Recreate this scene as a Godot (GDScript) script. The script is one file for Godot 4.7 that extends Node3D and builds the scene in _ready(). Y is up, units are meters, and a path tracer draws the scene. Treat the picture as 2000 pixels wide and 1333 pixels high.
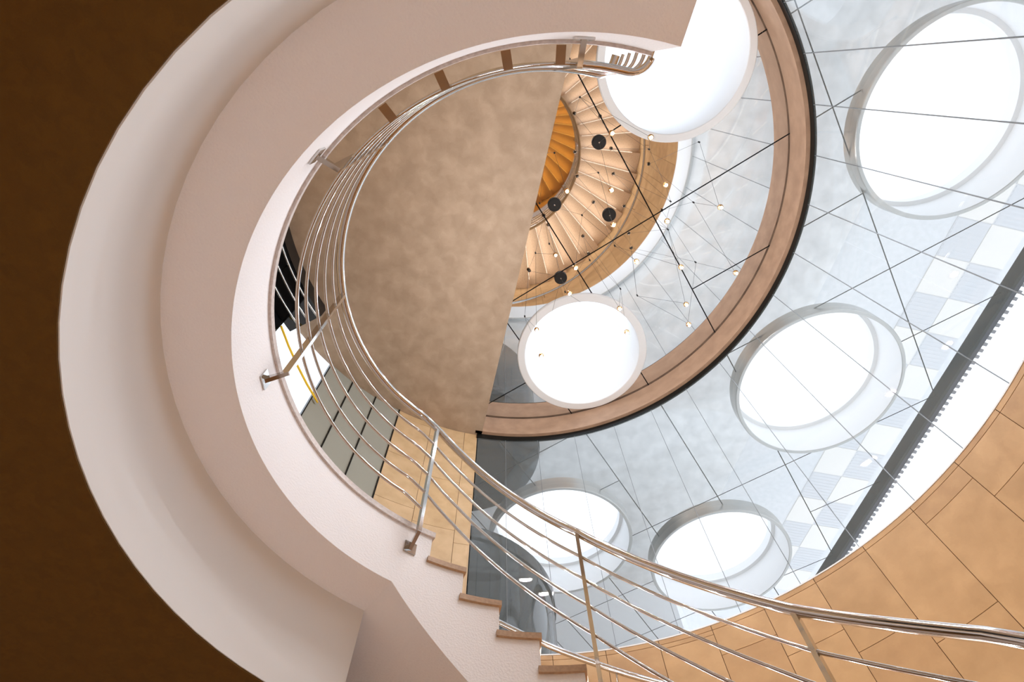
extends Node3D
# A round stairwell seen from the stair, looking up. Lengths below are given in heights of the
# mirrored ceiling over the camera (U metres); the axis of the well is x = z = 0.
const U := 5.9
const CAM_Y := 8.6
const DROP := 0.0285          # one riser
const TURN := 8.75            # degrees of one tread
const LANDING := 0.393        # top of the landing
const LANDING_FROM := 107.0   # the landing reaches from here ...
const LANDING_TO := 272.0     # ... round to here
const WELL := 0.2217          # radius of the open well
const DRUM := 0.437           # radius of the stone drum under the sill
const SHELL := 0.478          # radius of the stone wall round the landing
const SILL := 0.438           # height of the upper floor
const GLASS := 0.4765         # radius of the glass drum
const BEAM := 0.941           # underside of the ring beam and of the slab
const STEPS := 62

var org := Vector3.ZERO
var M := {}
var used := {}

# ---------------------------------------------------------------- shapes
func V(x: float, y: float, h: float) -> Vector3:
	return Vector3(x * U, h * U + CAM_Y, -y * U) - org

func C(r: float, deg: float, h: float) -> Vector3:
	var a := deg_to_rad(deg)
	return V(r * cos(a), r * sin(a), h)

func start() -> SurfaceTool:
	var st := SurfaceTool.new()
	st.begin(Mesh.PRIMITIVE_TRIANGLES)
	return st

func tri(st: SurfaceTool, a: Vector3, b: Vector3, c: Vector3, out: Vector3, g := -1) -> void:
	st.set_smooth_group(g)
	if (c - a).cross(b - a).dot(out) < 0.0:
		var t := b
		b = c
		c = t
	st.add_vertex(a)
	st.add_vertex(b)
	st.add_vertex(c)

func quad(st: SurfaceTool, a: Vector3, b: Vector3, c: Vector3, d: Vector3, out: Vector3, g := -1) -> void:
	tri(st, a, b, c, out, g)
	tri(st, a, c, d, out, g)

func radial(deg: float) -> Vector3:
	return Vector3(cos(deg_to_rad(deg)), 0, -sin(deg_to_rad(deg)))

func tangent(deg: float) -> Vector3:
	return Vector3(-sin(deg_to_rad(deg)), 0, -cos(deg_to_rad(deg)))

# a vertical curved face; heights run evenly from the first angle to the second
func curved(st: SurfaceTool, r: float, p0: float, p1: float, b0: float, t0: float, b1: float, t1: float, n: int, way: float, g := -1) -> void:
	for i in n:
		var u := float(i) / n
		var w := float(i + 1) / n
		var pa := lerpf(p0, p1, u)
		var pb := lerpf(p0, p1, w)
		quad(st, C(r, pa, lerpf(b0, b1, u)), C(r, pb, lerpf(b0, b1, w)), C(r, pb, lerpf(t0, t1, w)), C(r, pa, lerpf(t0, t1, u)), radial((pa + pb) / 2) * way, g)

# a flat or helical face between two radii
func sector(st: SurfaceTool, r0: float, r1: float, p0: float, p1: float, h0: float, h1: float, n: int, up: float, g := -1) -> void:
	for i in n:
		var u := float(i) / n
		var w := float(i + 1) / n
		var pa := lerpf(p0, p1, u)
		var pb := lerpf(p0, p1, w)
		quad(st, C(r0, pa, lerpf(h0, h1, u)), C(r0, pb, lerpf(h0, h1, w)), C(r1, pb, lerpf(h0, h1, w)), C(r1, pa, lerpf(h0, h1, u)), Vector3(0, up, 0), g)

# a solid ring segment with flat top and bottom
func block(st: SurfaceTool, r0: float, r1: float, p0: float, p1: float, b: float, t: float, n: int) -> void:
	curved(st, r0, p0, p1, b, t, b, t, n, -1.0, 1)
	curved(st, r1, p0, p1, b, t, b, t, n, 1.0, 2)
	sector(st, r0, r1, p0, p1, b, b, n, -1.0)
	sector(st, r0, r1, p0, p1, t, t, n, 1.0)
	var s := signf(p1 - p0)
	if absf(p1 - p0) < 359.9:
		quad(st, C(r0, p0, b), C(r1, p0, b), C(r1, p0, t), C(r0, p0, t), tangent(p0) * -s)
		quad(st, C(r0, p1, b), C(r1, p1, b), C(r1, p1, t), C(r0, p1, t), tangent(p1) * s)

func box(st: SurfaceTool, at: Vector3, ex: Vector3, ey: Vector3, ez: Vector3) -> void:
	for s in [-1.0, 1.0]:
		quad(st, at + ex * s - ey - ez, at + ex * s + ey - ez, at + ex * s + ey + ez, at + ex * s - ey + ez, ex * s)
		quad(st, at + ey * s - ex - ez, at + ey * s + ex - ez, at + ey * s + ex + ez, at + ey * s - ex + ez, ey * s)
		quad(st, at + ez * s - ex - ey, at + ez * s + ex - ey, at + ez * s + ex + ey, at + ez * s - ex + ey, ez * s)

# a round bar along points (already less org)
func tube(st: SurfaceTool, pts: Array, rad: float, sides := 12) -> void:
	var rings: Array = []
	var side := Vector3.ZERO
	for i in pts.size():
		var d: Vector3 = (pts[mini(i + 1, pts.size() - 1)] - pts[maxi(i - 1, 0)]).normalized()
		if side == Vector3.ZERO:
			side = d.cross(Vector3.UP if absf(d.y) < 0.9 else Vector3.RIGHT).normalized()
		else:
			side = (side - d * side.dot(d)).normalized()
		var other := d.cross(side)
		var ring: Array = []
		for k in sides:
			var a := TAU * k / sides
			ring.append(pts[i] + (side * cos(a) + other * sin(a)) * rad)
		rings.append(ring)
	for i in pts.size() - 1:
		for k in sides:
			var m := (k + 1) % sides
			quad(st, rings[i][k], rings[i][m], rings[i + 1][m], rings[i + 1][k], (rings[i][k] + rings[i][m]) / 2 - pts[i], 1)
	for e in [0, pts.size() - 1]:
		var out: Vector3 = pts[e] - pts[1 if e == 0 else e - 1]
		for k in sides:
			tri(st, pts[e], rings[e][k], rings[e][(k + 1) % sides], out)

# a body of revolution: profile of (radius, height) in metres about a vertical line through «at»
func lathe(st: SurfaceTool, at: Vector3, prof: Array, n := 24) -> void:
	for j in prof.size() - 1:
		var p: Vector2 = prof[j]
		var q: Vector2 = prof[j + 1]
		for i in n:
			var a := TAU * i / n
			var b := TAU * (i + 1) / n
			var da := Vector3(cos(a), 0, sin(a))
			var db := Vector3(cos(b), 0, sin(b))
			var nrm := Vector2(q.y - p.y, p.x - q.x)
			var out := (da + db) * nrm.x + Vector3(0, 2 * nrm.y, 0)
			quad(st, at + da * p.x + Vector3(0, p.y, 0), at + db * p.x + Vector3(0, p.y, 0), at + db * q.x + Vector3(0, q.y, 0), at + da * q.x + Vector3(0, q.y, 0), out, j + 1)

func done(st: SurfaceTool) -> ArrayMesh:
	st.generate_normals()
	return st.commit()

# ---------------------------------------------------------------- nodes
func numbered(called: String) -> String:
	if not used.has(called):
		used[called] = 0
		return called
	used[called] += 1
	return "%s_%03d" % [called, used[called]]

func tag(o: Node, label: String, category: String, group := "", kind := "") -> Node:
	if label:
		o.set_meta("label", label)
	if category:
		o.set_meta("category", category)
	if group:
		o.set_meta("group", group)
	if kind:
		o.set_meta("kind", kind)
	return o

func thing(called: String, at: Vector3, label: String, category: String, group := "", kind := "") -> Node3D:
	var o := Node3D.new()
	o.name = numbered(called)
	add_child(o, true)
	o.position = at
	org = at
	tag(o, label, category, group, kind)
	return o

func part(called: String, st: SurfaceTool, m: Material, parent: Node, at := Vector3.ZERO) -> MeshInstance3D:
	var o := MeshInstance3D.new()
	o.name = called
	o.mesh = done(st)
	o.material_override = m
	o.position = at
	o.cast_shadow = GeometryInstance3D.SHADOW_CASTING_SETTING_ON
	var taken := {}
	for c in parent.get_children():
		taken[str(c.name)] = true
	var k := 0
	while taken.has(str(o.name)):
		k += 1
		o.name = "%s_%03d" % [called, k]
	parent.add_child(o, true)
	return o

# ---------------------------------------------------------------- materials
func noise_tex(sd: int, freq: float, a: Color, b: Color, octaves := 5, size := 512, warp := 0.0) -> NoiseTexture2D:
	var n := FastNoiseLite.new()
	n.seed = sd
	n.frequency = freq
	n.noise_type = FastNoiseLite.TYPE_SIMPLEX_SMOOTH
	n.fractal_octaves = octaves
	if warp > 0.0:
		n.domain_warp_enabled = true
		n.domain_warp_amplitude = warp
		n.domain_warp_frequency = freq * 1.5
	var g := Gradient.new()
	g.set_color(0, a)
	g.set_color(1, b)
	var t := NoiseTexture2D.new()
	t.width = size
	t.height = size
	t.seamless = true
	t.noise = n
	t.color_ramp = g
	return t

func grain(sd: int, freq: float, depth: float, size := 512) -> NoiseTexture2D:
	var n := FastNoiseLite.new()
	n.seed = sd
	n.frequency = freq
	n.fractal_octaves = 4
	var t := NoiseTexture2D.new()
	t.width = size
	t.height = size
	t.seamless = true
	t.as_normal_map = true
	t.bump_strength = depth
	t.noise = n
	return t

func mat(called: String, c: Color, rough: float, metal := 0.0) -> StandardMaterial3D:
	var m := StandardMaterial3D.new()
	m.resource_name = called
	m.albedo_color = c
	m.roughness = rough
	m.metallic = metal
	M[called] = m
	return m

func stone(m: StandardMaterial3D, t: Texture2D, scale: float) -> void:
	m.albedo_texture = t
	m.uv1_triplanar = true
	m.uv1_world_triplanar = true
	m.uv1_scale = Vector3.ONE * scale

func bumpy(m: StandardMaterial3D, t: Texture2D, strength: float, scale: float) -> void:
	m.normal_enabled = true
	m.normal_texture = t
	m.normal_scale = strength
	m.uv1_triplanar = true
	m.uv1_world_triplanar = true
	m.uv1_scale = Vector3.ONE * scale

func pane(called: String, c: Color, shine: float) -> StandardMaterial3D:
	var m := mat(called, c, 0.0)
	m.transparency = BaseMaterial3D.TRANSPARENCY_ALPHA
	m.metallic_specular = shine
	return m

func materials() -> void:
	var w := Color(1, 1, 1)
	var fine := grain(3, 0.09, 3.0)
	bumpy(mat("white_plaster", Color(0.95, 0.94, 0.945), 0.85), fine, 0.45, 1.6)
	mat("white_paint", Color(0.91, 0.91, 0.91), 0.7)
	stone(mat("tan_tile", Color(0.78, 0.625, 0.44), 0.55), noise_tex(11, 0.012, Color(0.86, 0.84, 0.80), w, 6, 512, 30.0), 0.7)
	stone(mat("tan_tile_pale", Color(0.795, 0.64, 0.455), 0.55), noise_tex(12, 0.015, Color(0.88, 0.86, 0.82), w, 6, 512, 30.0), 0.6)
	stone(mat("tan_tile_deep", Color(0.765, 0.61, 0.425), 0.55), noise_tex(13, 0.014, Color(0.86, 0.83, 0.80), w, 6, 512, 30.0), 0.65)
	stone(mat("lit_tan_tile", Color(0.82, 0.70, 0.545), 0.55), noise_tex(22, 0.015, Color(0.88, 0.86, 0.82), w, 6, 512, 30.0), 0.6)  # same tan stone, paler to paint in the brighter light on the left wall
	stone(mat("lit_tan_tile_warm", Color(0.81, 0.685, 0.52), 0.55), noise_tex(23, 0.013, Color(0.88, 0.86, 0.82), w, 6, 512, 30.0), 0.65)  # second tone of that stone, brighter light painted in as well
	mat("mortar", Color(0.42, 0.30, 0.20), 0.9)
	stone(mat("ring_stone", Color(0.71, 0.58, 0.475), 0.6), noise_tex(14, 0.02, Color(0.85, 0.83, 0.82), w), 0.5)
	stone(mat("slab_plaster", Color(0.73, 0.645, 0.555), 0.8), noise_tex(15, 0.014, Color(0.86, 0.84, 0.82), w, 6, 1024, 40.0), 0.3)
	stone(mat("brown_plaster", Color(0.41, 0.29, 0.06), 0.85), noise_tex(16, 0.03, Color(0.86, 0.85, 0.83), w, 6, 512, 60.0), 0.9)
	stone(mat("tread_stone", Color(0.74, 0.60, 0.46), 0.5), noise_tex(17, 0.05, Color(0.84, 0.82, 0.80), w), 1.5)
	stone(mat("floor_stone", Color(0.93, 0.92, 0.905), 0.45), noise_tex(18, 0.012, Color(0.88, 0.88, 0.88), w, 6, 512, 30.0), 0.4)
	stone(mat("terrace", Color(0.89, 0.885, 0.88), 0.9), noise_tex(19, 0.03, Color(0.94, 0.94, 0.94), w), 0.5)
	mat("cream_tile", Color(0.92, 0.895, 0.86), 0.9)
	mat("grey_tile", Color(0.83, 0.825, 0.825), 0.9)
	stone(mat("pale_stone", Color(0.86, 0.82, 0.80), 0.5), noise_tex(21, 0.05, Color(0.84, 0.82, 0.81), w), 1.5)
	mat("mirror", Color(0.93, 0.935, 0.94), 0.02, 1.0)
	mat("backing", Color(0.12, 0.12, 0.12), 0.9)
	mat("chrome", Color(0.80, 0.79, 0.78), 0.06, 1.0)
	mat("steel", Color(0.72, 0.72, 0.72), 0.22, 1.0)
	mat("satin", Color(0.78, 0.78, 0.77), 0.3, 0.8)
	mat("dark_metal", Color(0.10, 0.105, 0.10), 0.35, 0.6)
	mat("lintel", Color(0.03, 0.034, 0.05), 0.7)
	mat("track", Color(0.19, 0.20, 0.25), 0.6)
	mat("teeth", Color(0.55, 0.55, 0.57), 0.6)
	mat("black", Color(0.03, 0.03, 0.03), 0.5)
	mat("brass", Color(0.78, 0.60, 0.40), 0.25, 1.0)
	mat("red", Color(0.85, 0.08, 0.08), 0.4)
	mat("pod", Color(0.07, 0.075, 0.085), 0.06)
	mat("grey_glass", Color(0.60, 0.60, 0.56), 0.12)
	mat("yellow", Color(0.95, 0.78, 0.15), 0.5)  # plain paint standing in for the glow of a lit strip
	mat("bronze", Color(0.22, 0.17, 0.12), 0.35, 0.8)
	mat("tinted_mirror", Color(0.70, 0.67, 0.60), 0.04, 1.0)
	mat("sealant", Color(0.45, 0.46, 0.47), 0.6)
	pane("glass", Color(0.9, 0.95, 0.95, 0.05), 0.36)
	pane("clear", Color(1, 1, 1, 0.03), 0.12)
	var bulb := mat("bulb", Color(1.0, 0.85, 0.6), 0.5)
	bulb.emission_enabled = true
	bulb.emission = Color(1.0, 0.98, 0.95)
	bulb.emission_energy_multiplier = 9.0
	var strip := mat("strip", Color(1.0, 0.95, 0.85), 0.5)
	strip.emission_enabled = true
	strip.emission = Color(1.0, 0.95, 0.88)
	strip.emission_energy_multiplier = 0.8
	var lens := mat("lens", Color(1.0, 1.0, 0.95), 0.4)
	lens.emission_enabled = true
	lens.emission = Color(0.97, 0.98, 1.0)
	lens.emission_energy_multiplier = 6.0
	var warm := mat("warm_strip", Color(1.0, 0.85, 0.6), 0.5)
	warm.emission_enabled = true
	warm.emission = Color(1.0, 0.79, 0.38)
	warm.emission_energy_multiplier = 0.8

# ---------------------------------------------------------------- light and camera
func camera_and_light() -> void:
	var cam := Camera3D.new()
	cam.name = "camera"
	cam.fov = 2.0 * rad_to_deg(atan(666.5 / 1072.54))
	cam.near = 0.05
	cam.far = 400.0
	add_child(cam)
	# the camera's axes, first along the joints of the ceiling (a, b) and up
	var right := axis(0.84101, 0.54079, -0.01577)
	var down := axis(-0.49288, 0.75385, -0.43449)
	var ahead := axis(-0.22308, 0.37318, 0.90054)
	cam.transform = Transform3D(Basis(right, -down, -ahead).orthonormalized(), V(-0.08096, -0.18802, 0.0))
	cam.current = true
	var env := Environment.new()
	env.background_mode = Environment.BG_SKY
	var sm := ProceduralSkyMaterial.new()
	sm.sky_top_color = Color(0.905, 0.948, 1.0)
	sm.sky_horizon_color = Color(0.94, 0.965, 1.0)
	sm.ground_horizon_color = Color(0.80, 0.80, 0.80)
	sm.ground_bottom_color = Color(0.70, 0.70, 0.70)
	sm.sky_energy_multiplier = 1.0
	var sky := Sky.new()
	sky.sky_material = sm
	env.sky = sky
	env.tonemap_mode = Environment.TONE_MAPPER_LINEAR
	env.tonemap_exposure = 2.0
	env.sdfgi_enabled = true
	env.ssao_enabled = true
	env.ssil_enabled = true
	var we := WorldEnvironment.new()
	we.name = "sky"
	we.environment = env
	add_child(we)

func axis(a: float, b: float, h: float) -> Vector3:
	return Vector3((a + b) / sqrt(2.0), h, (a - b) / sqrt(2.0))

# ---------------------------------------------------------------- ceiling with skylights
const SKYLIGHTS := [
	[0.1895, -0.2744, 0.1165, 0.130, 0.11, "round skylight with a flat beige rim, largest opening inside the glass drum, beyond the railing end"],
	[0.1831, 0.2793, 0.1165, 0.132, 0.11, "round skylight with a flat beige rim inside the glass drum, below the pendant lights"],
	[0.6845, -0.2913, 0.1660, 0.174, 0.085, "large round skylight with a metal rim in the mirrored ceiling at the upper right"],
	[0.6866, 0.2425, 0.1660, 0.174, 0.085, "round skylight with a metal rim in the mirrored ceiling right of the ring beam"],
	[0.6753, 0.7658, 0.1660, 0.174, 0.085, "round skylight with a metal rim behind the handrail, beside the stone wall"],
	[0.2659, 0.7806, 0.1660, 0.174, 0.085, "round skylight with a metal rim behind the flight railing, partly above the dark pod"]]

func circle(x: float, y: float, r: float, n := 72) -> PackedVector2Array:
	var p := PackedVector2Array()
	for i in n:
		p.append(Vector2(x + r * cos(TAU * i / n), y + r * sin(TAU * i / n)))
	return p

func fill(st: SurfaceTool, poly: PackedVector2Array, h: float, up: float) -> void:
	var t := Geometry2D.triangulate_polygon(poly)
	for i in range(0, t.size(), 3):
		tri(st, V(poly[t[i]].x, poly[t[i]].y, h), V(poly[t[i + 1]].x, poly[t[i + 1]].y, h), V(poly[t[i + 2]].x, poly[t[i + 2]].y, h), Vector3(0, up, 0))

func rim(st: SurfaceTool, poly: PackedVector2Array, h0: float, h1: float) -> void:
	var turn := 1.0 if Geometry2D.is_polygon_clockwise(poly) else -1.0
	for i in poly.size():
		var p := poly[i]
		var q := poly[(i + 1) % poly.size()]
		var o := Vector2(-(q - p).y, (q - p).x) * turn
		quad(st, V(p.x, p.y, h0), V(q.x, q.y, h0), V(q.x, q.y, h1), V(p.x, p.y, h1), Vector3(o.x, 0, -o.y))

func ceiling() -> void:
	var s := sqrt(0.5)
	var ceil := thing("ceiling", Vector3(0, CAM_Y + U, 0), "mirrored ceiling of square panels with dark joints and round skylights", "ceiling", "", "structure")
	var room := PackedVector2Array([Vector2(-0.27, -1.45), Vector2(0.958, -1.45), Vector2(0.958, 1.5), Vector2(-0.27, 1.5)])
	var la := [-1.2453, -1.0753, -0.9053, -0.7353, -0.5653, -0.3953, -0.3283 + 0.17, 0.0137, 0.1817, 0.5197, 0.8577, 1.1957, 1.5337, 1.88]
	la[5] = -0.4983
	la[6] = -0.3283
	la.insert(7, -0.1583)
	la.sort()
	var back := start()
	for i in la.size() - 1:
		for k in range(-9, 12):
			var b0 := 0.1518 + 0.17 * k
			var b1 := b0 + 0.17
			if la[i] < 0.15 and la[i] > -0.3:   # panels of double length
				if k % 2 != 0:
					continue
				b1 += 0.17
			for layer in 2:
				var e := 0.0011 if layer == 0 else -0.0001
				var ab := [[la[i] + e, b0 + e], [la[i + 1] - e, b0 + e], [la[i + 1] - e, b1 - e], [la[i] + e, b1 - e]]
				var cell := PackedVector2Array()
				for c in ab:
					cell.append(Vector2(s * (c[0] + c[1]), s * (c[1] - c[0])))
				var pieces := Geometry2D.intersect_polygons(cell, room)
				for sk in SKYLIGHTS:
					var left: Array[PackedVector2Array] = []
					for p in pieces:
						left.append_array(Geometry2D.clip_polygons(p, circle(sk[0], sk[1], sk[3] - (0.002 if layer == 0 else 0.004))))
					pieces = left
				for p in pieces:
					if p.size() < 3:
						continue
					if layer == 0:
						var st := start()
						fill(st, p, 1.0, -1.0)
						fill(st, p, 1.0018, 1.0)
						rim(st, p, 1.0, 1.0018)
						part("mirror_panel", st, M.mirror, ceil)
					else:
						fill(back, p, 1.003, -1.0)
						fill(back, p, 1.08, 1.0)
	part("roof_deck", back, M.backing, ceil)
	var hooks := [Vector2(0.0519, -0.1847), Vector2(0.0319, -0.0898), Vector2(0.1161, -0.0737), Vector2(0.2724, -0.1597), Vector2(0.1912, -0.1302), Vector2(0.2579, -0.0529), Vector2(0.1077, 0.0047), Vector2(0.0622, 0.0690), Vector2(0.0411, 0.0916), Vector2(0.0270, 0.0002), Vector2(0.1831, 0.0473), Vector2(0.1447, 0.0838), Vector2(0.1153, 0.1553), Vector2(0.0501, 0.2219), Vector2(0.2187, 0.1270), Vector2(0.2551, 0.1334), Vector2(0.2705, -0.0030), Vector2(0.2994, -0.0599), Vector2(0.3430, 0.0459)]
	for h in hooks:
		var st := start()
		lathe(st, V(h.x, h.y, 1.0), [Vector2(0.0, -0.022), Vector2(0.007, -0.020), Vector2(0.009, -0.014), Vector2(0.006, -0.006), Vector2(0.006, 0.0)], 12)
		part("ceiling_hook", st, M.black, ceil)
	# skylights
	for k in SKYLIGHTS.size():
		var d: Array = SKYLIGHTS[k]
		var inner: bool = k < 2
		var w := thing("window_%d" % (k + 1), V(d[0], d[1], 1.0) + org, d[5], "skylight", "", "structure")
		w.position = Vector3(d[0] * U, CAM_Y + U, -d[1] * U)
		org = w.position
		var at := Vector3.ZERO
		var ro: float = d[3] * U
		var ri: float = d[2] * U
		var dp: float = d[4] * U
		var st := start()
		var low := -0.03 if inner else -0.11
		lathe(st, at, [Vector2(ro, 0.02), Vector2(ro, low + 0.008), Vector2(ro - 0.008, low), Vector2(ri + 0.006, low), Vector2(ri, low + 0.006)], 96)
		part("frame", st, M.white_paint if inner else M.satin, w)
		st = start()
		if inner:
			lathe(st, at, [Vector2(ri, low + 0.006), Vector2(ri, dp)], 96)
		else:
			lathe(st, at, [Vector2(ri, low + 0.006), Vector2(ri, dp * 0.72), Vector2(ri - 0.05, dp * 0.74), Vector2(ri - 0.05, dp)], 96)
		# seen from inside: turned over
		part("shaft", st, M.white_paint, w)
		st = start()
		var rs := ri if inner else ri - 0.05
		lathe(st, at, [Vector2(rs, dp), Vector2(ro + 0.06, dp), Vector2(ro + 0.06, 0.015)], 96)
		part("upstand", st, M.white_paint, w)
		st = start()
		lathe(st, at + Vector3(0, dp, 0), [Vector2(rs + 0.01, 0.0), Vector2(rs * 0.75, 0.10), Vector2(rs * 0.4, 0.16), Vector2(0.0, 0.18)], 64)
		part("dome_pane", st, M.clear, w)

# ---------------------------------------------------------------- slab, ring beam, glass drum
func upper_ring() -> void:
	# half-round slab over the left half of the well
	var o := thing("ceiling", Vector3(-1.2, CAM_Y + BEAM * U, 0), "mottled beige plaster underside of the half-round slab with one straight edge", "ceiling", "", "structure")
	var st := start()
	var poly := PackedVector2Array([Vector2(0.014, 0.4818), Vector2(0.014, -0.4818)])
	for i in 49:
		var a := deg_to_rad(268.0 - 176.0 * i / 48.0)
		poly.append(Vector2(0.482 * cos(a), 0.482 * sin(a)))
	fill(st, poly, BEAM, -1.0)
	fill(st, poly, BEAM + 0.04, 1.0)
	rim(st, poly, BEAM, BEAM + 0.04)
	part("slab", st, M.slab_plaster, o)
	# ring beam: curved stone facings between the glass and the mirrored ceiling
	o = thing("ring_beam", Vector3(0, CAM_Y + BEAM * U, 0), "curved tan stone ring beam round the opening under the mirrored ceiling", "beam", "", "structure")
	for i in 6:
		st = start()
		var p0 := -90.0 + 30.0 * i
		block(st, 0.4675, 0.4745, p0, p0 + 30.0, BEAM, 0.9965, 20)
		part("stone_facing", st, M.ring_stone, o)
	st = start()
	block(st, 0.4745, 0.4785, -91.0, 89.5, 0.928, 0.975, 120)
	part("glass_channel", st, M.dark_metal, o)
	o = thing("alarm_lamp", C(0.4738, 44.8, 0.9335), "small red box fixed on the dark glass channel of the ring beam", "box")
	st = start()
	box(st, Vector3.ZERO, radial(44.8) * 0.012, Vector3(0, 0.022, 0), tangent(44.8) * 0.022)
	lathe(st, Vector3(0, -0.022, 0), [Vector2(0, -0.008), Vector2(0.008, -0.006), Vector2(0.01, 0)], 12)
	part("case", st, M.red, o)
	# glass drum
	o = thing("glass_drum", Vector3(0, CAM_Y + SILL * U, 0), "curved glass drum of tall clear panes between the stone sill and the ring beam", "glass wall")
	st = start()
	block(st, GLASS - 0.004, GLASS + 0.004, -91.0, 89.2, SILL + 0.0005, SILL + 0.008, 120)
	part("foot_rail", st, M.satin, o)
	var joints := [89.2, 82.3, 74.4, 65.2, 55.2, 45.5, 35.8, 26.0, 16.2, 7.0, -2.8, -12.9, -22.5, -32.0, -41.4, -51.0, -60.5, -70.0, -79.6, -91.0]
	for i in joints.size() - 1:
		st = start()
		var hi := 0.928
		block(st, GLASS - 0.001, GLASS + 0.001, joints[i + 1] + 0.042, joints[i] - 0.042, SILL + 0.008, hi, 14)
		part("glass_pane", st, M.glass, o)
		if i > 0:
			st = start()
			block(st, GLASS - 0.0011, GLASS + 0.0011, joints[i] - 0.04, joints[i] + 0.04, SILL + 0.008, hi, 1)
			part("joint", st, M.sealant, o)

# ---------------------------------------------------------------- stone drum
func drum() -> void:
	var mats := [M.tan_tile, M.tan_tile_pale, M.tan_tile_deep]
	var rng := RandomNumberGenerator.new()
	rng.seed = 7
	var w := thing("wall_right", Vector3(0, 0, 0), "curved tan stone wall of large offset tiles below the glass drum", "wall", "", "structure")
	var st := start()
	block(st, DRUM + 0.0015, DRUM + 0.03, -91.5, 89.0, -1.45, SILL - 0.0015, 90)
	part("backing", st, M.mortar, w)
	st = start()
	block(st, DRUM - 0.0005, GLASS + 0.006, -91.0, 89.0, SILL - 0.0015, SILL, 120)
	part("sill", st, M.white_paint, w)
	var l := thing("wall_left", Vector3(0, 0, 0), "tall curved tan stone wall behind the landing, under the beige slab", "wall", "", "structure")
	st = start()
	block(st, SHELL + 0.0015, SHELL + 0.02, 89.6, 268.2, -1.45, 0.66, 90)
	block(st, SHELL + 0.0015, SHELL + 0.02, 89.6, 109.5, 0.66, BEAM, 8)
	block(st, SHELL + 0.0015, SHELL + 0.02, 169.0, 268.2, 0.66, BEAM, 50)
	part("backing", st, M.mortar, l)
	var wide := 8.5
	var high := 0.1156
	var rest_r := start()
	var rest_l := start()
	for side in 2:
		var r := DRUM if side == 0 else SHELL
		var top := SILL - 0.0078 if side == 0 else BEAM - 0.001
		var first := 24.5 - 14 * wide if side == 0 else 24.5 + 7 * wide
		for c in (22 if side == 0 else 22):
			var p0 := first + c * wide
			var lo := -91.0 if side == 0 else 89.6
			var hi := 88.9 if side == 0 else 268.2
			var a0 := clampf(p0 + 0.045, lo, hi)
			var a1 := clampf(p0 + wide - 0.045, lo, hi)
			if a1 - a0 < 0.3:
				continue
			var base := 0.335 + 0.0257 * (p0 - 20.25) / wide
			for k in range(-40, 40):
				var b := maxf(base + k * high + 0.0003, -1.44)
				var t := minf(base + (k + 1) * high - 0.0003, top)
				if t - b < 0.004:
					continue
				if side == 1 and t > 0.66 and a1 > 110.0 and a0 < 168.5:
					if b >= 0.655:
						continue
					t = 0.66
				var own := (side == 0 and t > -0.10) or (side == 1 and p0 < 160 and t > 0.2)
				var s := start() if own else (rest_r if side == 0 else rest_l)
				curved(s, r, a0, a1, b, t, b, t, 4, -1.0, 1)
				sector(s, r, r + 0.002, a0, a1, b, b, 4, -1.0)
				sector(s, r, r + 0.002, a0, a1, t, t, 4, 1.0)
				quad(s, C(r, a0, b), C(r, a0, t), C(r + 0.002, a0, t), C(r + 0.002, a0, b), -tangent(a0))
				quad(s, C(r, a1, b), C(r, a1, t), C(r + 0.002, a1, t), C(r + 0.002, a1, b), tangent(a1))
				if own:
					part("stone_tile", s, mats[rng.randi() % 3] if side == 0 else M.lit_tan_tile if rng.randi() % 2 == 0 else M.lit_tan_tile_warm, w if side == 0 else l)
	st = start()
	block(st, SHELL - 0.0004, SHELL + 0.02, 89.4, 89.6, -1.45, BEAM, 1)
	part("stone_end", st, M.lit_tan_tile, l)
	for c in 22:
		var q := 24.5 - 14 * wide + c * wide
		st = start()
		curved(st, DRUM, maxf(q + 0.045, -91.0), minf(q + wide - 0.045, 88.9), SILL - 0.0072, SILL - 0.0016, SILL - 0.0072, SILL - 0.0016, 4, -1.0, 1)
		sector(st, DRUM, DRUM + 0.002, maxf(q + 0.045, -91.0), minf(q + wide - 0.045, 88.9), SILL - 0.0072, SILL - 0.0072, 4, -1.0)
		if q < 88.0:
			part("coping_stone", st, mats[c % 3], w)
	tag(part("stone_tiles_below", rest_r, M.tan_tile, w), "", "", "", "stuff")
	tag(part("stone_tiles_beyond", rest_l, M.lit_tan_tile, l), "", "", "", "stuff")
	# curved glazing over the stone, between the wall and the slab
	var g := thing("window_8", C(SHELL, 130, 0.66), "curved band of grey, bright and dark panes above the landing wall, behind the railing", "window", "", "structure")
	var edges := [109.5, 116.0, 122.5, 129.0, 143.5, 152.0, 160.5, 169.0]
	for i in 7:
		st = start()
		block(st, SHELL + 0.0005, SHELL + 0.0035, edges[i] + 0.12, edges[i + 1] - 0.12, 0.6605, BEAM - 0.0005, 8)
		part("pane", st, M.grey_glass if i < 3 else M.clear if i == 3 else M.pod, g)
	for i in 8:
		st = start()
		block(st, SHELL - 0.002, SHELL + 0.006, edges[i] - 0.13, edges[i] + 0.13, 0.6605, BEAM - 0.0005, 1)
		part("mullion", st, M.dark_metal, g)
	var d := thing("dark_duct", C(0.44, 158, 0.905), "dark curved duct with bright trims hung under the slab edge, behind the railing", "duct")
	st = start()
	block(st, 0.408, 0.4765, 141.0, 176.0, 0.906, BEAM - 0.0005, 24)
	part("casing", st, M.pod, d)
	for r in [0.415, 0.434, 0.455]:
		st = start()
		var line: Array = []
		for i in 25:
			line.append(C(r, 141.0 + 35.0 * i / 24.0, 0.905))
		tube(st, line, 0.012, 8)
		part("trim", st, M.steel, d)
	var y := thing("painted_glow_rod", C(SHELL - 0.006, 135, 0.81), "thin rod in yellow paint standing in for its glow, across the bright pane behind the railing", "rod")
	st = start()
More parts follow.
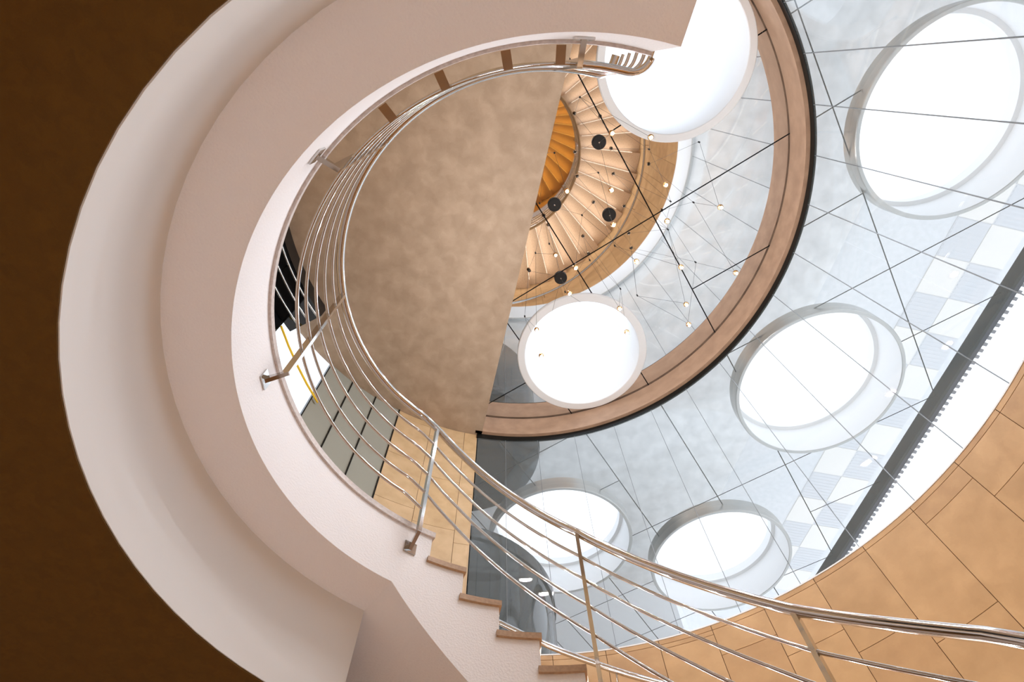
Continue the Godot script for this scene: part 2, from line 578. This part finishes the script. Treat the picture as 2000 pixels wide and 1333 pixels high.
	tube(st, [C(SHELL - 0.006, 143.5, 0.885), C(SHELL - 0.006, 139.5, 0.866), C(SHELL - 0.006, 135.5, 0.847), C(SHELL - 0.006, 131.5, 0.828), C(SHELL - 0.006, 127.5, 0.81)], 0.012, 10)
	part("rod", st, M.yellow, y)

# ---------------------------------------------------------------- stair
func soffit(deg: float) -> float:
	return 0.322 - 0.0285 / 8.75 * (114.1 - deg)

func stair() -> void:
	var s := thing("staircase", Vector3(0, 0, 0), "white curved staircase and landing wrapping round the open well, with stone treads", "staircase")
	# landing
	var st := start()
	var n := 66
	curved(st, WELL, LANDING_FROM, LANDING_TO, 0.325, LANDING - 0.005, 0.325, LANDING - 0.005, n, -1.0, 1)
	sector(st, WELL, SHELL - 0.001, 114.9, LANDING_TO, 0.325, 0.325, n, -1.0, 2)
	sector(st, WELL, SHELL - 0.001, LANDING_FROM, LANDING_TO, LANDING - 0.005, LANDING - 0.005, n, 1.0, 3)
	quad(st, C(WELL, LANDING_TO, 0.325), C(SHELL, LANDING_TO, 0.325), C(SHELL, LANDING_TO, LANDING - 0.005), C(WELL, LANDING_TO, LANDING - 0.005), tangent(LANDING_TO))
	quad(st, C(WELL, LANDING_FROM, LANDING - DROP), C(SHELL, LANDING_FROM, LANDING - DROP), C(SHELL, LANDING_FROM, LANDING - 0.005), C(WELL, LANDING_FROM, LANDING - 0.005), -tangent(LANDING_FROM))
	part("landing", st, M.white_plaster, s)
	st = start()
	block(st, WELL - 0.0022, SHELL - 0.002, LANDING_FROM - 0.5, LANDING_TO + 0.2, LANDING - 0.005, LANDING + 0.001, 90)
	part("landing_slab", st, M.pale_stone, s)
	# flight
	st = start()
	for i in range(1, STEPS + 1):
		var p0 := LANDING_FROM - TURN * (i - 1)
		var p1 := p0 - TURN
		var top := LANDING - DROP * i - 0.0052
		curved(st, WELL, p0, p1, soffit(p0), top, soffit(p1), top, 4, -1.0, 1)
		curved(st, DRUM - 0.001, p0, p1, soffit(p0), top, soffit(p1), top, 4, 1.0, 4)
		sector(st, WELL, DRUM - 0.001, p0, p1, soffit(p0), soffit(p1), 4, -1.0, 2)
		quad(st, C(WELL, p1, top - DROP + 0.0052), C(DRUM, p1, top - DROP + 0.0052), C(DRUM, p1, top), C(WELL, p1, top), -tangent(p1))
	# closing piece between the landing's underside and the first steps
	curved(st, WELL, 114.9, LANDING_FROM, 0.325, 0.34, soffit(LANDING_FROM), 0.34, 4, -1.0, 1)
	sector(st, WELL, SHELL - 0.001, 114.9, LANDING_FROM, 0.325, soffit(LANDING_FROM), 4, -1.0, 5)
	part("flight", st, M.white_plaster, s)
	for i in range(1, STEPS + 1):
		var p0 := LANDING_FROM - TURN * (i - 1)
		var top := LANDING - DROP * i
		st = start()
		block(st, WELL - 0.0027, DRUM - 0.0012, p0 + 0.6, p0 - TURN - 0.5, top - 0.0052, top, 5)
		var t := part("tread", st, M.tread_stone, s)
		st = start()
		block(st, WELL + 0.012, DRUM - 0.03, p0 - TURN - 0.62, p0 - TURN - 0.49, top - 0.0042, top - 0.0001, 1)
		part("step_light", st, M.strip if i < 36 else M.warm_strip, t)
		var l := AreaLight3D.new()
		l.name = "step_glow"
		l.area_size = Vector2((DRUM - WELL - 0.042) * U, 0.01)
		l.light_color = Color(0.94, 0.97, 1.0) if i < 36 else Color(1.0, 0.79, 0.38)
		l.light_energy = 0.175 if i < 36 else 0.12
		l.area_range = 14.0
		l.area_attenuation = 2.0
		l.shadow_enabled = true
		var mid := p0 - TURN - 0.3
		var glow := (Vector3.DOWN * 0.12 - tangent(mid) * 0.99).normalized()
		l.transform = Transform3D(Basis(radial(mid), (-glow).cross(radial(mid)), -glow) , C((DRUM + WELL - 0.018) / 2, mid, top - 0.0062))
		t.add_child(l, true)
	# lower ceiling with its white curved upstand, under the landing
	var c := thing("ceiling", C(0.3, 190, 0.238), "dark brown plaster ceiling under the landing with a broad white curved edge", "ceiling", "", "structure")
	st = start()
	curved(st, 0.2655, 115.0, LANDING_TO, 0.2385, 0.325, 0.2385, 0.325, 36, -1.0, 1)
	quad(st, C(0.2655, 115, 0.2385), C(0.30, 115, 0.2385), C(0.30, 115, 0.325), C(0.2655, 115, 0.325), -tangent(115))
	quad(st, C(0.2655, LANDING_TO, 0.2385), C(SHELL, LANDING_TO, 0.2385), C(SHELL, LANDING_TO, 0.325), C(0.2655, LANDING_TO, 0.325), tangent(LANDING_TO))
	sector(st, 0.2655, 0.30, 115.0, LANDING_TO, 0.2385, 0.2385, 36, -1.0, 2)
	part("curved_edge", st, M.white_paint, c)
	st = start()
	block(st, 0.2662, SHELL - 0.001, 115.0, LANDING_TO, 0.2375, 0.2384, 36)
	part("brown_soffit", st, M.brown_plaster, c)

# ---------------------------------------------------------------- railing
func rail_height(deg: float) -> float:
	var pts := [[-420.0, -1.307], [2.0, 0.180], [16.0, 0.2234], [27.5, 0.2591], [69.0, 0.406], [103.0, 0.5097], [112.5, 0.537], [118.0, 0.5455], [300.0, 0.5455]]
	for i in pts.size() - 1:
		if deg <= pts[i + 1][0]:
			return lerpf(pts[i][1], pts[i + 1][1], (deg - pts[i][0]) / (pts[i + 1][0] - pts[i][0]))
	return 0.5455

func wall_rail(deg: float) -> float:
	return 0.4634 - 0.0037 * (83.4 - deg) if deg > 40.0 else 0.3028 - 0.00326 * (40.0 - deg)

func railing() -> void:
	var o := thing("railing", C(0.2085, 112.3, 0.35), "polished steel railing with round handrail and slim rails along the landing and flight", "railing")
	var R := 0.2085
	var stop_at := 270.3
	var down := [0.0, 0.0305, 0.0565, 0.0835, 0.1100, 0.1330]
	for k in 6:
		var pts: Array = []
		var deg := -190.0 if k < 5 else 112.5
		var stop := stop_at
		while deg < stop:
			var h: float = rail_height(deg) - down[k]
			pts.append(C(R, deg, h))
			deg += 2.0 if deg > 100 or deg < 60 else 1.0
		# the ends turn outwards over the edge of the landing
		for e in 7:
			var a := PI / 2 * e / 6.0
			var rr := R + 0.012 * (1 - cos(a))
			pts.append(C(rr, stop + rad_to_deg(0.012 * sin(a) / R), 0.5455 - down[k]))
		pts.append(C(0.226, stop + rad_to_deg(0.012 / R), 0.5455 - down[k]))
		var st := start()
		tube(st, pts, 0.024 if k == 0 else 0.0085, 14 if k == 0 else 10)
		part("handrail" if k == 0 else "rail", st, M.chrome, o)
	var loop: Array = []
	for i in 10:
		loop.append(C(R, 261.0 + i * (stop_at - 261.0) / 9.0, 0.5455 - down[5] - 0.003))
	for e in 7:
		var a := PI / 2 * e / 6.0
		loop.append(C(R + 0.012 * (1 - cos(a)), stop_at + rad_to_deg(0.012 * sin(a) / R), 0.5455 - down[5] - 0.003))
	loop.append(C(0.2195, stop_at + rad_to_deg(0.012 / R), 0.5455 - down[5] - 0.003))
	var ls := start()
	tube(ls, loop, 0.016, 12)
	part("end_loop", ls, M.chrome, o)
	for deg in [224.5, 236.0, 248.0, 257.5]:
		var ps := start()
		box(ps, C(0.2135, deg, 0.4045), radial(deg) * 0.034 - Vector3(0, 0.012, 0), Vector3(0, 0.003, 0), tangent(deg) * 0.019)
		part("standoff_plate", ps, M.chrome, o)
	for deg in [260.0, 212.5, 166.0, 112.3, 69.2, 27.6, -13.0, -54.0, -95.0, -136.0]:
		var on_flight: bool = deg < 110
		var foot := 0.366 if not on_flight else rail_height(deg) - 0.172
		var r_in := R - 0.0002
		var st := start()
		var wt := tangent(deg) * 0.010
		var wr := radial(deg) * 0.017
		var top: float = rail_height(deg) - 0.003
		var low: float = foot + 0.008
		var mid := C(r_in, deg, (top + low) / 2)
		box(st, mid, wt, Vector3(0, (top - low) * U / 2, 0), wr)
		# bent arm back to the face of the stringer
		var a := C(r_in, deg, low)
		var b := C(WELL - 0.0015, deg, foot)
		quad(st, a - wt - wr * 0.7, a + wt - wr * 0.7, b + wt - Vector3(0, 0.017, 0), b - wt - Vector3(0, 0.017, 0), Vector3(0, -1, 0))
		quad(st, a - wt + wr, a + wt + wr, b + wt + Vector3(0, 0.017, 0), b - wt + Vector3(0, 0.017, 0), Vector3(0, 1, 0))
		for s in [-1.0, 1.0]:
			quad(st, a + wt * s - wr * 0.7, a + wt * s + wr, b + wt * s + Vector3(0, 0.017, 0), b + wt * s - Vector3(0, 0.017, 0), tangent(deg) * s)
		var p := part("post", st, M.chrome, o)
		st = start()
		box(st, C(WELL - 0.0008, deg, foot), radial(deg) * 0.004, Vector3(0, 0.035, 0), tangent(deg) * 0.035)
		part("foot_plate", st, M.chrome, p)
	# handrail on the stone wall
	var w := thing("wall_handrail", C(DRUM - 0.02, 80, 0.45), "round metal handrail on brackets along the tan stone wall", "handrail")
	var pts: Array = []
	for i in 110:
		var deg := 88.0 - i * 2.4
		pts.append(C(DRUM - 0.018, deg, wall_rail(deg)))
	var st := start()
	tube(st, pts, 0.021, 12)
	part("bar", st, M.chrome, w)
	for i in 10:
		var deg := 66.0 - i * 26.0
		var h := wall_rail(deg)
		st = start()
		tube(st, [C(DRUM - 0.018, deg, h - 0.004), C(DRUM - 0.018, deg, h - 0.011), C(DRUM - 0.014, deg, h - 0.014), C(DRUM - 0.001, deg, h - 0.014)], 0.007, 8)
		part("bracket", st, M.chrome, w)

# ---------------------------------------------------------------- upper floor, facade, terrace
func upper_floor() -> void:
	var f := thing("floor", Vector3(0, CAM_Y + SILL * U, 0), "pale grey stone floor of the upper storey around the glass drum", "floor", "", "structure")
	var st := start()
	for i in 60:
		var a := deg_to_rad(-90.0 + 3.0 * i)
		var b := deg_to_rad(-87.0 + 3.0 * i)
		var q: Array = []
		for g in [a, b]:
			var d := Vector2(cos(g), sin(g))
			var far := minf(0.99 / maxf(d.x, 1e-6), 1.5 / maxf(absf(d.y), 1e-6))
			q.append([d * (GLASS + 0.004), d * far])
		for lv in [[SILL - 0.0005, 1.0], [SILL - 0.09, -1.0]]:
			quad(st, V(q[0][0].x, q[0][0].y, lv[0]), V(q[0][1].x, q[0][1].y, lv[0]), V(q[1][1].x, q[1][1].y, lv[0]), V(q[1][0].x, q[1][0].y, lv[0]), Vector3(0, lv[1], 0))
	# the corners that the fan leaves out
	for s in [-1.0, 1.0]:
		for lv in [[SILL - 0.0006, 1.0], [SILL - 0.0901, -1.0]]:
			quad(st, V(0.55, 0.85 * s, lv[0]), V(0.99, 0.85 * s, lv[0]), V(0.99, 1.5 * s, lv[0]), V(0.55, 1.5 * s, lv[0]), Vector3(0, lv[1], 0))
	for lv in [[SILL - 0.0005, 1.0], [SILL - 0.09, -1.0]]:
		quad(st, V(-0.27, 0.486, lv[0]), V(0.0, 0.486, lv[0]), V(0.0, 1.5, lv[0]), V(-0.27, 1.5, lv[0]), Vector3(0, lv[1], 0))
	part("floor_slab", st, M.floor_stone, f)
	var walls := [["wall_back", Vector2(-0.27, 0.49), Vector2(-0.25, 1.5), "pale wall of the upper storey beyond the dark pod"], ["wall_back", Vector2(-0.02, -1.45), Vector2(0.0, -0.49), "pale wall of the upper storey beyond the top of the stair"], ["wall_far", Vector2(-0.27, 1.5), Vector2(0.97, 1.52), "white end wall of the upper storey beyond the skylights"], ["wall_near", Vector2(-0.02, -1.47), Vector2(0.97, -1.45), "white end wall of the upper storey at the top edge"]]
	for w in walls:
		var lo: Vector2 = w[1]
		var hi: Vector2 = w[2]
		var mid := (lo + hi) / 2
		var o := thing(w[0], Vector3(mid.x * U, CAM_Y + SILL * U, -mid.y * U), w[3], "wall", "", "structure")
		st = start()
		box(st, V(mid.x, mid.y, (SILL + 1.0) / 2), Vector3((hi.x - lo.x) / 2 * U, 0, 0), Vector3(0, (1.0 - SILL) / 2 * U, 0), Vector3(0, 0, (hi.y - lo.y) / 2 * U))
		part("plaster", st, M.white_paint, o)
	# facade
	var l := thing("trim_1", V(0.965, 0, 0.978) + org, "dark blue-grey window head along the facade with a row of small teeth", "window head", "", "structure")
	l.position = Vector3(0.965 * U, CAM_Y + 0.975 * U, 0)
	org = l.position
	st = start()
	box(st, V(0.9615, 0.025, 0.9955), Vector3(0.0035 * U, 0, 0), Vector3(0, 0.0085 * U, 0), Vector3(0, 0, 1.475 * U))
	part("head", st, M.lintel, l)
	st = start()
	box(st, V(0.9705, 0.025, 0.9905), Vector3(0.0055 * U, 0, 0), Vector3(0, 0.0025 * U, 0), Vector3(0, 0, 1.475 * U))
	part("track", st, M.track, l)
	for i in 96:
		st = start()
		box(st, V(0.9802, -0.35 + 0.0145 * i, 0.9900), Vector3(0.0044 * U, 0, 0), Vector3(0, 0.0024 * U, 0), Vector3(0, 0, 0.0034 * U))
		part("tooth", st, M.teeth, l)
	var g := thing("window_7", Vector3(0.99 * U, CAM_Y + SILL * U, 0), "tall glass facade beyond the window head, bright with daylight", "window", "", "structure")
	for i in 4:
		st = start()
		box(st, V(0.99, -1.08 + 0.737 * i, (SILL + 0.978) / 2), Vector3(0.006, 0, 0), Vector3(0, (0.978 - SILL) / 2 * U, 0), Vector3(0, 0, 0.3675 * U))
		part("pane", st, M.clear, g)
	# terrace
	var t := thing("floor", Vector3(2.2 * U, CAM_Y + 0.43 * U, 0), "grey paved terrace outside the facade, with a checkered strip", "terrace", "", "structure")
	st = start()
	box(st, V(4.48, 0, 0.41), Vector3(3.49 * U, 0, 0), Vector3(0, 0.023 * U, 0), Vector3(0, 0, 6.0 * U))
	part("paving", st, M.terrace, t)
	for c in 2:
		for k in range(-8, 12):
			st = start()
			var x := 1.336 + 0.112 * c
			var y := 0.0665 + 0.118 * k
			var dark := (c + k) % 2 != 0
			if dark:
				# ribbed paving: seven raised bars on a slab
				box(st, V(x, y, 0.4336), Vector3(0.0555 * U, 0, 0), Vector3(0, 0.0008 * U, 0), Vector3(0, 0, 0.0585 * U))
				for b in 9:
					box(st, V(x, y - 0.052 + 0.013 * b, 0.4346), Vector3(0.052 * U, 0, 0), Vector3(0, 0.0008 * U, 0), Vector3(0, 0, 0.0036 * U))
			else:
				box(st, V(x, y, 0.434), Vector3(0.0555 * U, 0, 0), Vector3(0, 0.0012 * U, 0), Vector3(0, 0, 0.0585 * U))
			part("paving_tile", st, M.grey_tile if dark else M.cream_tile, t)
	# dark glossy pod beside the glass drum
	var p := thing("pod", V(-0.003, 0.761, SILL) + org, "dark glossy round pod behind the lower left part of the glass drum", "pod")
	p.position = Vector3(-0.003 * U, CAM_Y + SILL * U, -0.761 * U)
	org = p.position
	st = start()
	lathe(st, Vector3.ZERO, [Vector2(0.219 * U, 0.0), Vector2(0.219 * U, 0.285 * U)], 72)
	part("shell", st, M.pod, p)
	st = start()
	lathe(st, Vector3.ZERO, [Vector2(0.215 * U, 0.285 * U), Vector2(0.222 * U, 0.285 * U), Vector2(0.2225 * U, 0.287 * U), Vector2(0.2225 * U, 0.311 * U), Vector2(0.221 * U, 0.312 * U), Vector2(0.0, 0.312 * U)], 72)
	part("cap", st, M.pod, p)
	# bottom of the stairwell
	var b := thing("floor", Vector3(0, 0, 0), "tan stone floor at the bottom of the stairwell", "floor", "", "structure")
	st = start()
	block(st, 0.0005, SHELL + 0.03, 0, 360, -1.4601, -1.4415, 64)
	part("stone_floor", st, M.tan_tile, b)

# ---------------------------------------------------------------- added lamp, unseen, at the foot of the well to brighten the undersides
func uplight() -> void:
	var at := Vector3(0, -1.4415 * U + CAM_Y, 0)
	var o := thing("added_uplight", at, "added round uplight, out of view, in the floor at the foot of the open well", "lamp")
	var st := start()
	lathe(st, Vector3.ZERO, [Vector2(0.50, 0.0), Vector2(0.50, 0.018), Vector2(0.485, 0.024), Vector2(0.46, 0.024), Vector2(0.45, 0.016)], 48)
	part("ring", st, M.steel, o)
	st = start()
	lathe(st, Vector3.ZERO, [Vector2(0.45, 0.012), Vector2(0.0, 0.014)], 48)
	part("lens", st, M.lens, o)
	var l := AreaLight3D.new()
	l.name = "added_uplight_glow"
	l.area_size = Vector2(0.8, 0.8)
	l.light_color = Color(0.97, 0.98, 1.0)
	l.light_energy = 5.0
	l.area_range = 30.0
	l.area_attenuation = 2.0
	l.shadow_enabled = true
	l.transform = Transform3D(Basis(Vector3.RIGHT, Vector3.BACK, Vector3.DOWN), Vector3(0, 0.035, 0))
	o.add_child(l, true)

# ---------------------------------------------------------------- pendant lights
func pendants() -> void:
	var hk := [Vector2(0.0519, -0.1847), Vector2(0.0319, -0.0898), Vector2(0.1161, -0.0737), Vector2(0.2724, -0.1597), Vector2(0.1912, -0.1302), Vector2(0.2579, -0.0529), Vector2(0.1077, 0.0047), Vector2(0.0622, 0.0690), Vector2(0.0411, 0.0916), Vector2(0.0270, 0.0002), Vector2(0.1831, 0.0473), Vector2(0.1447, 0.0838), Vector2(0.1153, 0.1553), Vector2(0.0501, 0.2219), Vector2(0.2187, 0.1270), Vector2(0.2551, 0.1334), Vector2(0.2705, -0.0030), Vector2(0.2994, -0.0599), Vector2(0.3430, 0.0459)]
	var cn := [Vector2(0.1026, -0.1231), Vector2(0.0537, -0.0036), Vector2(0.1559, -0.0065), Vector2(0.0993, 0.1288)]
	var where := ["uppermost round black canopy on the mirrored ceiling", "round black canopy nearest the straight slab edge", "rightmost round black canopy on the mirrored ceiling", "lowest round black canopy, above the skylight rim"]
	for i in 4:
		var o := thing("ceiling_canopy", Vector3(cn[i].x * U, CAM_Y + U, -cn[i].y * U), where[i], "canopy", "canopies of the pendant lights")
		var st := start()
		lathe(st, Vector3.ZERO, [Vector2(0.0, -0.030), Vector2(0.066, -0.030), Vector2(0.072, -0.024), Vector2(0.072, -0.001)], 32)
		part("disc", st, M.black, o)
		st = start()
		lathe(st, Vector3(0, -0.03, 0), [Vector2(0.0, -0.012), Vector2(0.008, -0.011), Vector2(0.010, 0.0)], 12)
		part("cable_gland", st, M.steel, o)
	# place, the two hooks (or 100 + canopy) it hangs from, what sets it apart
	var lamps := [
		[Vector3(0.0771, -0.1519, 0.785), 0, 100, "glowing pendant beside the uppermost black canopy"],
		[Vector3(0.1301, -0.1580, 0.785), 0, 4, "glowing pendant on the lower rim of the upper skylight"],
		[Vector3(0.0371, -0.0652, 0.785), 1, 9, "brightest pendant above the canopy near the slab edge"],
		[Vector3(0.0981, -0.0797, 0.785), 2, 100, "glowing pendant straight above the rightmost canopy"],
		[Vector3(0.1706, -0.1025, 0.785), 4, 5, "pendant at the right border of the orange reflection"],
		[Vector3(0.1152, -0.0330, 0.785), 2, 102, "glowing pendant touching the rightmost canopy from below"],
		[Vector3(0.0564, 0.0487, 0.860), 7, 8, "glowing pendant above the lowest canopy"],
		[Vector3(0.0785, 0.0410, 0.785), 6, 11, "pendant on the reflected handrail, right above the lowest canopy"],
		[Vector3(0.0800, 0.0823, 0.785), 12, 103, "pendant just below the lowest canopy, over the skylight rim"],
		[Vector3(0.1650, 0.0129, 0.785), 10, 6, "pendant at the lower border of the orange reflection"],
		[Vector3(0.1898, -0.0542, 0.785), 5, 16, "pendant at the crossing of two ceiling joints"],
		[Vector3(0.2332, 0.0074, 0.785), 16, 10, "small brass globe pendant left of the long ceiling joint"],
		[Vector3(0.2579, -0.0891, 0.785), 3, 17, "small brass globe pendant highest over the pale ceiling"],
		[Vector3(0.3175, -0.0014, 0.785), 17, 18, "small globe pendant nearest the ring beam"],
		[Vector3(0.2617, 0.0629, 0.785), 15, 16, "upper of two close brass globe pendants near the ring beam"],
		[Vector3(0.2774, 0.0942, 0.785), 15, 18, "lower of two close brass globe pendants near the ring beam"],
		[Vector3(0.1627, 0.0908, 0.785), 14, 11, "glowing pendant on the upper right rim of the lower skylight"],
		[Vector3(0.1857, 0.1270, 0.785), 14, 12, "brass globe pendant inside the right edge of the lower skylight"],
		[Vector3(0.0540, 0.1758, 0.840), 8, 13, "brass globe pendant on the left edge of the lower skylight"],
		[Vector3(0.0631, 0.1954, 0.785), 13, 103, "lowest brass globe pendant, before the bright lower skylight"]]
	for d in lamps:
		var p: Vector3 = d[0]
		var o := thing("pendant_light", Vector3(p.x * U, CAM_Y + p.z * U, -p.y * U), d[3], "pendant light", "globe pendants on thin wires")
		var r := 0.0245
		var prof: Array = []
		for k in 9:
			var a := lerpf(0.66, -0.3, k / 8.0) * -PI / 2
			prof.append(Vector2(r * cos(a), r * sin(a)))
		var st := start()
		lathe(st, Vector3.ZERO, prof, 20)
		part("brass_shell", st, M.brass, o)
		prof = []
		for k in 7:
			var a := lerpf(0.3, 1.0, k / 6.0) * PI / 2
			prof.append(Vector2(r * cos(a), r * sin(a)))
		prof[6].x = 0.0
		st = start()
		lathe(st, Vector3.ZERO, prof, 20)
		part("cap", st, M.bronze, o)
		prof = []
		for k in 8:
			var a := lerpf(-1.0, -0.62, k / 7.0) * PI / 2
			prof.append(Vector2(r * 0.97 * cos(a), r * 0.97 * sin(a)))
		prof[0].x = 0.0
		st = start()
		lathe(st, Vector3.ZERO, prof, 20)
		part("globe", st, M.bulb, o)
		for j in 2:
			var to: Vector3
			if d[1 + j] >= 100:
				to = V(cn[d[1 + j] - 100].x, cn[d[1 + j] - 100].y, 0.9935)
			else:
				to = V(hk[d[1 + j]].x, hk[d[1 + j]].y, 0.997)
			st = start()
			tube(st, [Vector3(0, r, 0), to], 0.0013, 5)
			part("wire", st, M.black, o)
		var l := OmniLight3D.new()
		l.name = "pendant_glow"
		l.light_color = Color(0.98, 0.985, 1.0)
		l.light_energy = 0.175
		l.light_size = 0.004
		l.omni_range = 12.0
		l.omni_attenuation = 2.0
		l.shadow_enabled = true
		l.position = Vector3(0, -0.029, 0)
		o.add_child(l, true)

func _ready() -> void:
	camera_and_light()
	materials()
	ceiling()
	upper_floor()
	upper_ring()
	drum()
	stair()
	railing()
	uplight()
	pendants()
